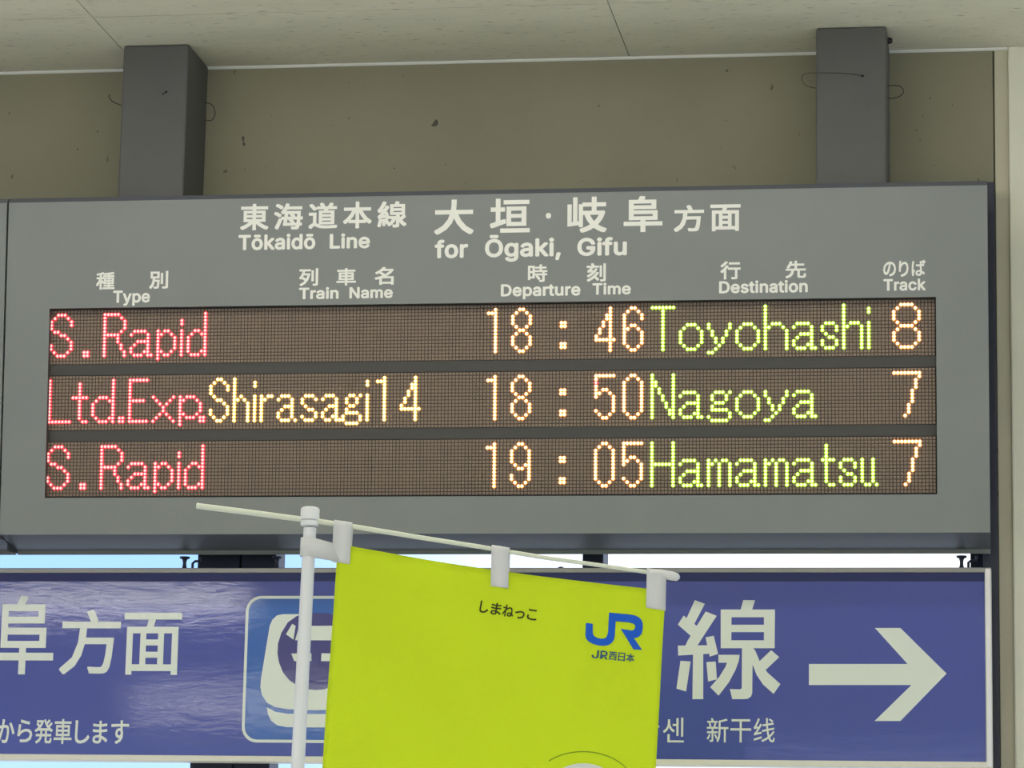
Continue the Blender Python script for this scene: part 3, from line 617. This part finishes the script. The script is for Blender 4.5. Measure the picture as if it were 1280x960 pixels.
# the large character 線, stroke by stroke
sen = [[(222, 92), (279, 113), (216, 234), (172, 202)], [(158, 181), (244, 248), (205, 302), (125, 232)], [(284, 157), (347, 182), (236, 352), (166, 356), (182, 322)],
       [(125, 352), (303, 350), (308, 398), (127, 409)], [(283, 305), (330, 296), (355, 400), (307, 415)], [(212, 380), (270, 380), (270, 658), (208, 658)],
       [(140, 439), (198, 443), (172, 614), (117, 598)], [(288, 446), (341, 443), (348, 545), (298, 557)], [(499, 92), (566, 93), (545, 160), (480, 160)],
       [(370, 146), (680, 146), (680, 190), (370, 190)], [(370, 170), (432, 170), (430, 340), (370, 340)], [(617, 170), (680, 170), (678, 340), (617, 340)],
       [(410, 233), (640, 233), (640, 275), (410, 275)], [(370, 322), (678, 322), (678, 367), (370, 367)],
       [(492, 350), (553, 350), (550, 622), (543, 643), (524, 656), (500, 658), (436, 658), (422, 600), (480, 602), (490, 596)],
       [(357, 405), (478, 405), (473, 440), (455, 490), (418, 560), (358, 638), (310, 590), (362, 530), (396, 475), (406, 450), (357, 450)],
       [(658, 378), (704, 418), (628, 490), (588, 445)], [(552, 365), (566, 378), (592, 440), (636, 505), (711, 572), (672, 628), (612, 575), (575, 520), (550, 455)]]
mb = MB()
for k_, st in enumerate(sen):
    q = [sp(*p) for p in zz(st, 820, 730, 4.571)]
    solidify_flat(mb, q, poly_fill(q), lambda u, v: (u, -.0001 - .00002 * k_, v), NS, .0004)
mb.build('printed_character', M_swhite, sign, fix=False)['label'] = 'large white character 線'
# train pictogram
K = 4.571
XC = sp(395.3, 835)[0]
tl = sp(*zz([(105, 68)], 290, 730, K)[0]); bl = sp(*zz([(60, 905)], 290, 730, K)[0])
XL = sp(*zz([(68, 480)], 290, 730, K)[0])[0]
def rrect(x0, x1, z0, z1, r, n=8):
    o = []
    for cx, cz, a0 in ((x1 - r, z1 - r, 0), (x0 + r, z1 - r, 90), (x0 + r, z0 + r, 180), (x1 - r, z0 + r, 270)):
        for k in range(n + 1):
            a = math.radians(a0 + 90 * k / n); o.append((cx + r * math.cos(a), cz + r * math.sin(a)))
    return o
XR = 2 * XC - XL
spoly('pictogram_border', [rrect(XL, XR, bl[1], tl[1], .036)], M_swhite, .0001, 'white rounded border', 'loc')
spoly('pictogram_field', [rrect(XL + .0068, XR - .0068, bl[1] + .0068, tl[1] - .0068, .030)], M_pblue, .0007, 'bright blue rounded square', 'loc')
def half(pts):
    h = [sp(*p) for p in zz(pts, 290, 730, K)]
    return [(min(x, XC), z) for x, z in h]
def mirror(pts):
    h = half(pts); h[0] = (XC, h[0][1]); h[-1] = (XC, h[-1][1])
    return h + [(2 * XC - x, z) for x, z in h[-2:0:-1]]
circ = [(480, 165), (430, 168), (372, 183), (320, 220), (283, 280), (264, 340), (261, 400), (270, 450), (292, 505), (328, 550), (375, 583), (430, 602), (480, 606)]
spoly('pictogram_train', [mirror([(480, 172), (290, 173), (258, 180), (232, 204), (216, 240), (208, 290), (166, 545), (163, 590), (172, 635), (200, 678), (245, 703), (320, 716), (480, 722)]),
                          mirror([(480, 744), (320, 742), (250, 731), (200, 705), (206, 745), (225, 782), (260, 808), (310, 818), (480, 820)])], M_swhite, .0012, 'white train front', 'loc')
spoly('pictogram_nose', [mirror(circ)], M_pnavy, .0017, 'dark blue round train nose', 'loc')
wsh = [(480, 240), (385, 238), (362, 322), (480, 322)]
sw = half([(345, 228), (365, 240), (352, 318), (310, 288)]); li = half([(340, 398), (455, 396), (455, 441), (357, 441)])
fl_ = lambda q: [(2 * XC - x, z) for x, z in q]
spoly('pictogram_window', [mirror(wsh), sw, fl_(sw), li, fl_(li)], M_swhite, .0022, 'white windscreen and lamps', 'loc')

# bracket eyes between board and sign, wing nuts on the top frame
def hanger(px):
    c = atY(px, 709.5, SY + .035) - SO; m = MB()
    m.lathe((c.x, .035, H - .002), [(.011, 0), (.011, .004), (.006, .006), (.0045, .012), (.004, .02), (.006, .027), (.012, .030), (.012, .0335)], 14)
    m.build('hanger', M_navy, sign, smooth=True)
for px in (230.5, 346, 1202): hanger(px)
def hook(px):
    c = atY(px, 700, SY + .035) - SO; m = MB()
    m.tube([(c.x, .035, H - .002), (c.x, .035, H + .016), (c.x + .006, .035, H + .021), (c.x + .018, .035, H + .0215), (c.x + .018, .035, H + .031)], .0032, 8)
    m.build('hook', M_navy, sign, smooth=True)
for px in (241, 1210.5): hook(px)
def nut(px, r=.008):
    c = atY(px, 709, SY + .03) - SO; m = MB()
    m.lathe((c.x, .03, H - .001), [(r, 0), (r, .004), (r * .75, .0065), (r * .3, .008)], 12); m.lathe((c.x + .013, .03, H - .001), [(r * .7, 0), (r * .7, .003), (r * .4, .005)], 10)
    m.build('wing_nut', M_navy, sign, smooth=True)
for px in (701, 771): nut(px)
# header beam seen through the gap at the far right
m = MB(); x0 = atY(1213, 700, WALL + .03).x; m.box((x0, WALL + .03, 0), (c1 + .002, WALL + .015 + .1, 2.69)); 
struct(m.build('trim_9', M_navy))

# ================================================================== banner on its pole
FY = -.93
def fp(px, py, dy=0.0): return atY(px, py, FY + dy)
pt = fp(388, 640); pb = fp(372, 955)
dirp = (pt - pb).normalized(); foot = pt - dirp * (pt.z / dirp.z)
fl0 = empty('banner_flag', foot)
tag(fl0, 'yellow green cloth banner on a white pole in front of the signs', 'banner')
FO = Vector(foot)
def L(p): return Vector(p) - FO
m = MB(); m.tube([Vector((0, 0, .04)), L(fp(372.6, 950)), L(fp(387.5, 660))], [.0165, .0135, .0128], 20); m.build('pole', M_pole, fl0, smooth=True)
m = MB(); c = L(fp(388, 634))
ax = dirp
def along(d): return c - ax * d
m.tube([along(-.0005), along(.0012), along(.004), along(.0245), along(.0262)], [.012, .0165, .0188, .0190, .0172], 22); m.build('pole_cap', M_pole, fl0, smooth=True)
m = MB(); m.tube([along(.0265), along(.028), along(.037), along(.0385)], [.0160, .0178, .0178, .015], 22)
m.build('pole_collar', M_pole, fl0, smooth=True)
cb = [(246, 632.3), (300, 639), (350, 645.5), (400, 652), (450, 659.5), (520, 671), (600, 683.5), (680, 697), (760, 708), (838, 719.5)]
m = MB(); m.tube([L(fp(x, y, 0)) for x, y in cb], [.0060, .0060, .0057, .0055, .005, .0047, .0045, .0042, .004, .004], 12); m.build('crossbar', M_bar_w, fl0, smooth=True)
m = MB(); tp = [L(fp(x, y, 0)) for x, y in ((812, 716.5), (826, 717.5), (840, 720), (847, 721.5), (849.5, 722))]
m.tube(tp, [.0085, .0092, .0090, .0078, .003], 14); m.build('end_pocket', M_tab, fl0, smooth=True)
m = MB(); m.box((-.16, -.16, 0), (.16, .16, .12)); m.build('base_tank', M_pole, fl0, bevel=.03)

# cloth
TL, TR = (422, 679.5), (832, 738); BLx, BRx = (402.5, 960), (819.5, 960)
def wave(u, v):
    return .006 * math.sin(u * 7.0 + v * 1.3) + .004 * math.sin(v * 6 + u * 3) + .0015 * math.sin(u * 23 + 1)
def cloth(u, v, off=0.0):
    """u 0..1 across, v 0 at the top edge, 1 at picture bottom, beyond that down to the hem"""
    x = TL[0] + (TR[0] - TL[0]) * u; y = TL[1] + (TR[1] - TL[1]) * u - 0.0 + 5.0 * math.sin(math.pi * u) * (1 - 0.0)
    lx = BLx[0] + (BRx[0] - BLx[0]) * u
    px = x + (lx - x) * v; py = y + (960 - y) * v
    p = fp(px, py, -.002 + 0); p.y += wave(u, v) * .6 - off
    return p
NU, NV = 60, 90
m = MB(); vs = []; VM = 4.2
for j in range(NV + 1):
    for i in range(NU + 1):
        vs.append(L(cloth(i / NU, VM * j / NV)))
n = len(vs); fs = [(j * (NU + 1) + i, j * (NU + 1) + i + 1, (j + 1) * (NU + 1) + i + 1, (j + 1) * (NU + 1) + i) for j in range(NV) for i in range(NU)]
m.add(vs, fs); o = m.build('cloth', M_flag, fl0, smooth=True)
sm = o.modifiers.new('thickness', 'SOLIDIFY'); sm.thickness = .0008; sm.offset = 1
def uv_of(px, py):
    u = .5; v = .3
    for _ in range(12):
        x = TL[0] + (TR[0] - TL[0]) * u; lx = BLx[0] + (BRx[0] - BLx[0]) * u
        y = TL[1] + (TR[1] - TL[1]) * u + 5 * math.sin(math.pi * u)
        v = (py - y) / (960 - y)
        X = x + (lx - x) * v; u += (px - X) / (TR[0] - TL[0])
    return u, v
def fprint_pts(pts, fs, name, mt, label=None, off=.0022):
    mb = MB(); P2 = []
    for px, py, *l in pts:
        u, v = uv_of(px, py); P2.append(L(cloth(u, v, off + (l[0] if l else 0))))
    n = len(P2); back = [p + Vector((0, .0006, 0)) for p in P2]; mb.add(P2 + back, list(fs) + [tuple(i + n for i in f)[::-1] for f in fs])
    o = mb.build(name, mt, fl0, fix=False)
    if label: o['label'] = label
def fword(chars, xl, yl, xr, yr, h, mt, label, bold, wf=.86):
    pts = []; fs = []; n = len(chars); ang = math.atan2(yr - yl, xr - xl); Ln = math.hypot(xr - xl, yr - yl); w = Ln / n
    for k, (ch, sw_, sh) in enumerate(chars):
        vs, f = G(ch, bold); o = len(pts); ww = w * sw_; hh = h * sh
        for u, v, l in vs:
            a = (k + .5) * w + (u - .5) * ww; b = (.5 - v) * hh + (h - hh) / 2 * (1 if sh < .8 else 0)
            pts.append((xl + a * math.cos(ang) - b * math.sin(ang), yl + a * math.sin(ang) + b * math.cos(ang), l))
        fs += [tuple(i + o for i in g) for g in f]
    fprint_pts(pts, fs, 'printed_text', mt, label)
fword([('し', .72, 1), ('ま', .85, 1), ('ね', .92, 1), ('っ', .8, .66), ('こ', .8, .9)], 598, 757.7, 673, 770, 15, M_ftxt, 'small black characters along the top of the cloth', .012)
fword([('J', .8, 1), ('R', .86, 1), ('西', .9, 1), ('日', .78, 1), ('本', .95, 1)], 739, 817.4, 793.5, 823, 10.5, M_fsmall, 'small blue characters JR西日本', .012)
jr = [(968, 165), (1110, 178), (1140, 184), (1163, 194), (1182, 211), (1192, 235), (1193, 258), (1190, 288), (1183, 308), (1170, 323), (1153, 332), (1133, 334), (1187, 413), (1130, 410), (1045, 272), (1110, 284), (1126, 284), (1138, 275), (1143, 262), (1141, 250), (1132, 240), (1105, 231), (1012, 222), (1006, 320), (1002, 343), (990, 362), (972, 378), (950, 385), (925, 387), (895, 384), (860, 374), (830, 357), (817, 340), (812, 318), (815, 235), (860, 240), (860, 298), (864, 314), (875, 326), (890, 334), (905, 338), (922, 340), (940, 337), (952, 327), (959, 310), (962, 295)]
jrp = [(580 + x / 5.333, 735 + y / 5.333) for x, y in jr]
fprint_pts(jrp, poly_fill(jrp), 'rail_emblem', M_fblue, 'blue JR letters emblem')
# pale round patch with a thin green arc at the foot of the view
cx_, cy_ = 729, 990
disc = [(cx_ + 46 * math.cos(6.2832 * k / 40), cy_ + 36 * math.sin(6.2832 * k / 40)) for k in range(40)]
fprint_pts(disc, poly_fill(disc), 'round_patch', M_fwhite, 'pale round patch')
arc = []
for k in range(25):
    a = math.radians(-130 + 110 * k / 24); arc.append((cx_ + 66 * math.cos(a), cy_ + 50 * math.sin(a), cx_ + 67.2 * math.cos(a), cy_ + 51.2 * math.sin(a)))
ap = [(q[0], q[1]) for q in arc] + [(q[2], q[3]) for q in arc]
fprint_pts(ap, [(k, k + 1, 26 + k, 25 + k) for k in range(24)], 'green_arc', M_fgreen)

# white loops that hang the cloth from the crossbar and the pole
def barY(x):
    for (xa, ya), (xb, yb) in zip(cb, cb[1:]):
        if xa <= x <= xb: return ya + (yb - ya) * (x - xa) / (xb - xa)
    return cb[-1][1]
def tab(x0, x1, ybot0, ybot1, lean):
    """strap folded over the crossbar; front and back leaf meet on the cloth"""
    m = MB(); rows = []
    for k in range(25):
        t = k / 24
        row = []
        for xx, yb in ((x0, ybot0), (x1, ybot1)):
            yt = barY(min(xx, 836)); top = fp(xx, yt, 0); bot = fp(xx + lean, yb, .0); bot.y += wave((xx - 422) / 410, .1) * .6
            R = .0082
            if t < .4:      # front leaf from the bottom up
                s = t / .4; p = Vector((bot.x + (top.x - bot.x) * s, bot.y - .0065 + (top.y - R - bot.y + .0065) * s, bot.z + (top.z - bot.z) * s))
            elif t < .6:
                a = math.pi * (t - .4) / .2; p = Vector((top.x, top.y - R * math.cos(a), top.z + R * math.sin(a)))
            else:
                s = (t - .6) / .4; p = Vector((top.x + (bot.x - top.x) * s, top.y + R + (bot.y + .0055 - top.y - R) * s, top.z + (bot.z - top.z) * s))
            row.append(L(p))
        rows.append(row)
    vs = [p for r in rows for p in r]
    m.add(vs, [(2 * k, 2 * k + 1, 2 * k + 3, 2 * k + 2) for k in range(24)])
    o = m.build('hanging_loop', M_tab, fl0, smooth=True)
    s_ = o.modifiers.new('thickness', 'SOLIDIFY'); s_.thickness = .0012
tab(418, 440.5, 702, 705.5, -3); tab(615, 637, 733, 736, -1); tab(809, 832.5, 760, 763.5, -1)
# side loop round the pole
m = MB(); rows = []
for z0 in range(2):
    row = []
    yy = (672.5, 696)[z0]
    c = fp(386.0 - (yy - 672) * .05, yy)
    ypx = (674.5, 700)[z0]
    end = fp(424, (681, 702)[z0], -.0035)
    for k in range(17):
        a = math.radians(75 - 330 + 330 * 0 + (210) * (k / 16) + 0)
        a = math.radians(-60 - 240 * (k / 16) * 1.0)
        row.append(L(Vector((c.x + .0155 * math.cos(a), c.y + .0155 * math.sin(a), c.z))))
    # order: front right -> round the left -> back right
    row = [L(end)] + row + [L(end + Vector((0, .006, 0)))]
    rows.append(row)
n = len(rows[0]); m.add(rows[0] + rows[1], [(i, i + 1, n + i + 1, n + i) for i in range(n - 1)])
o = m.build('side_loop', M_tab, fl0, smooth=True); s_ = o.modifiers.new('thickness', 'SOLIDIFY'); s_.thickness = .0012; s_.offset = 0
for o in bpy.data.objects:
    if o.type == 'MESH':
        for mm in o.data.materials:
            if mm and mm.name.startswith('led_'): mm.cycles.emission_sampling = 'NONE'
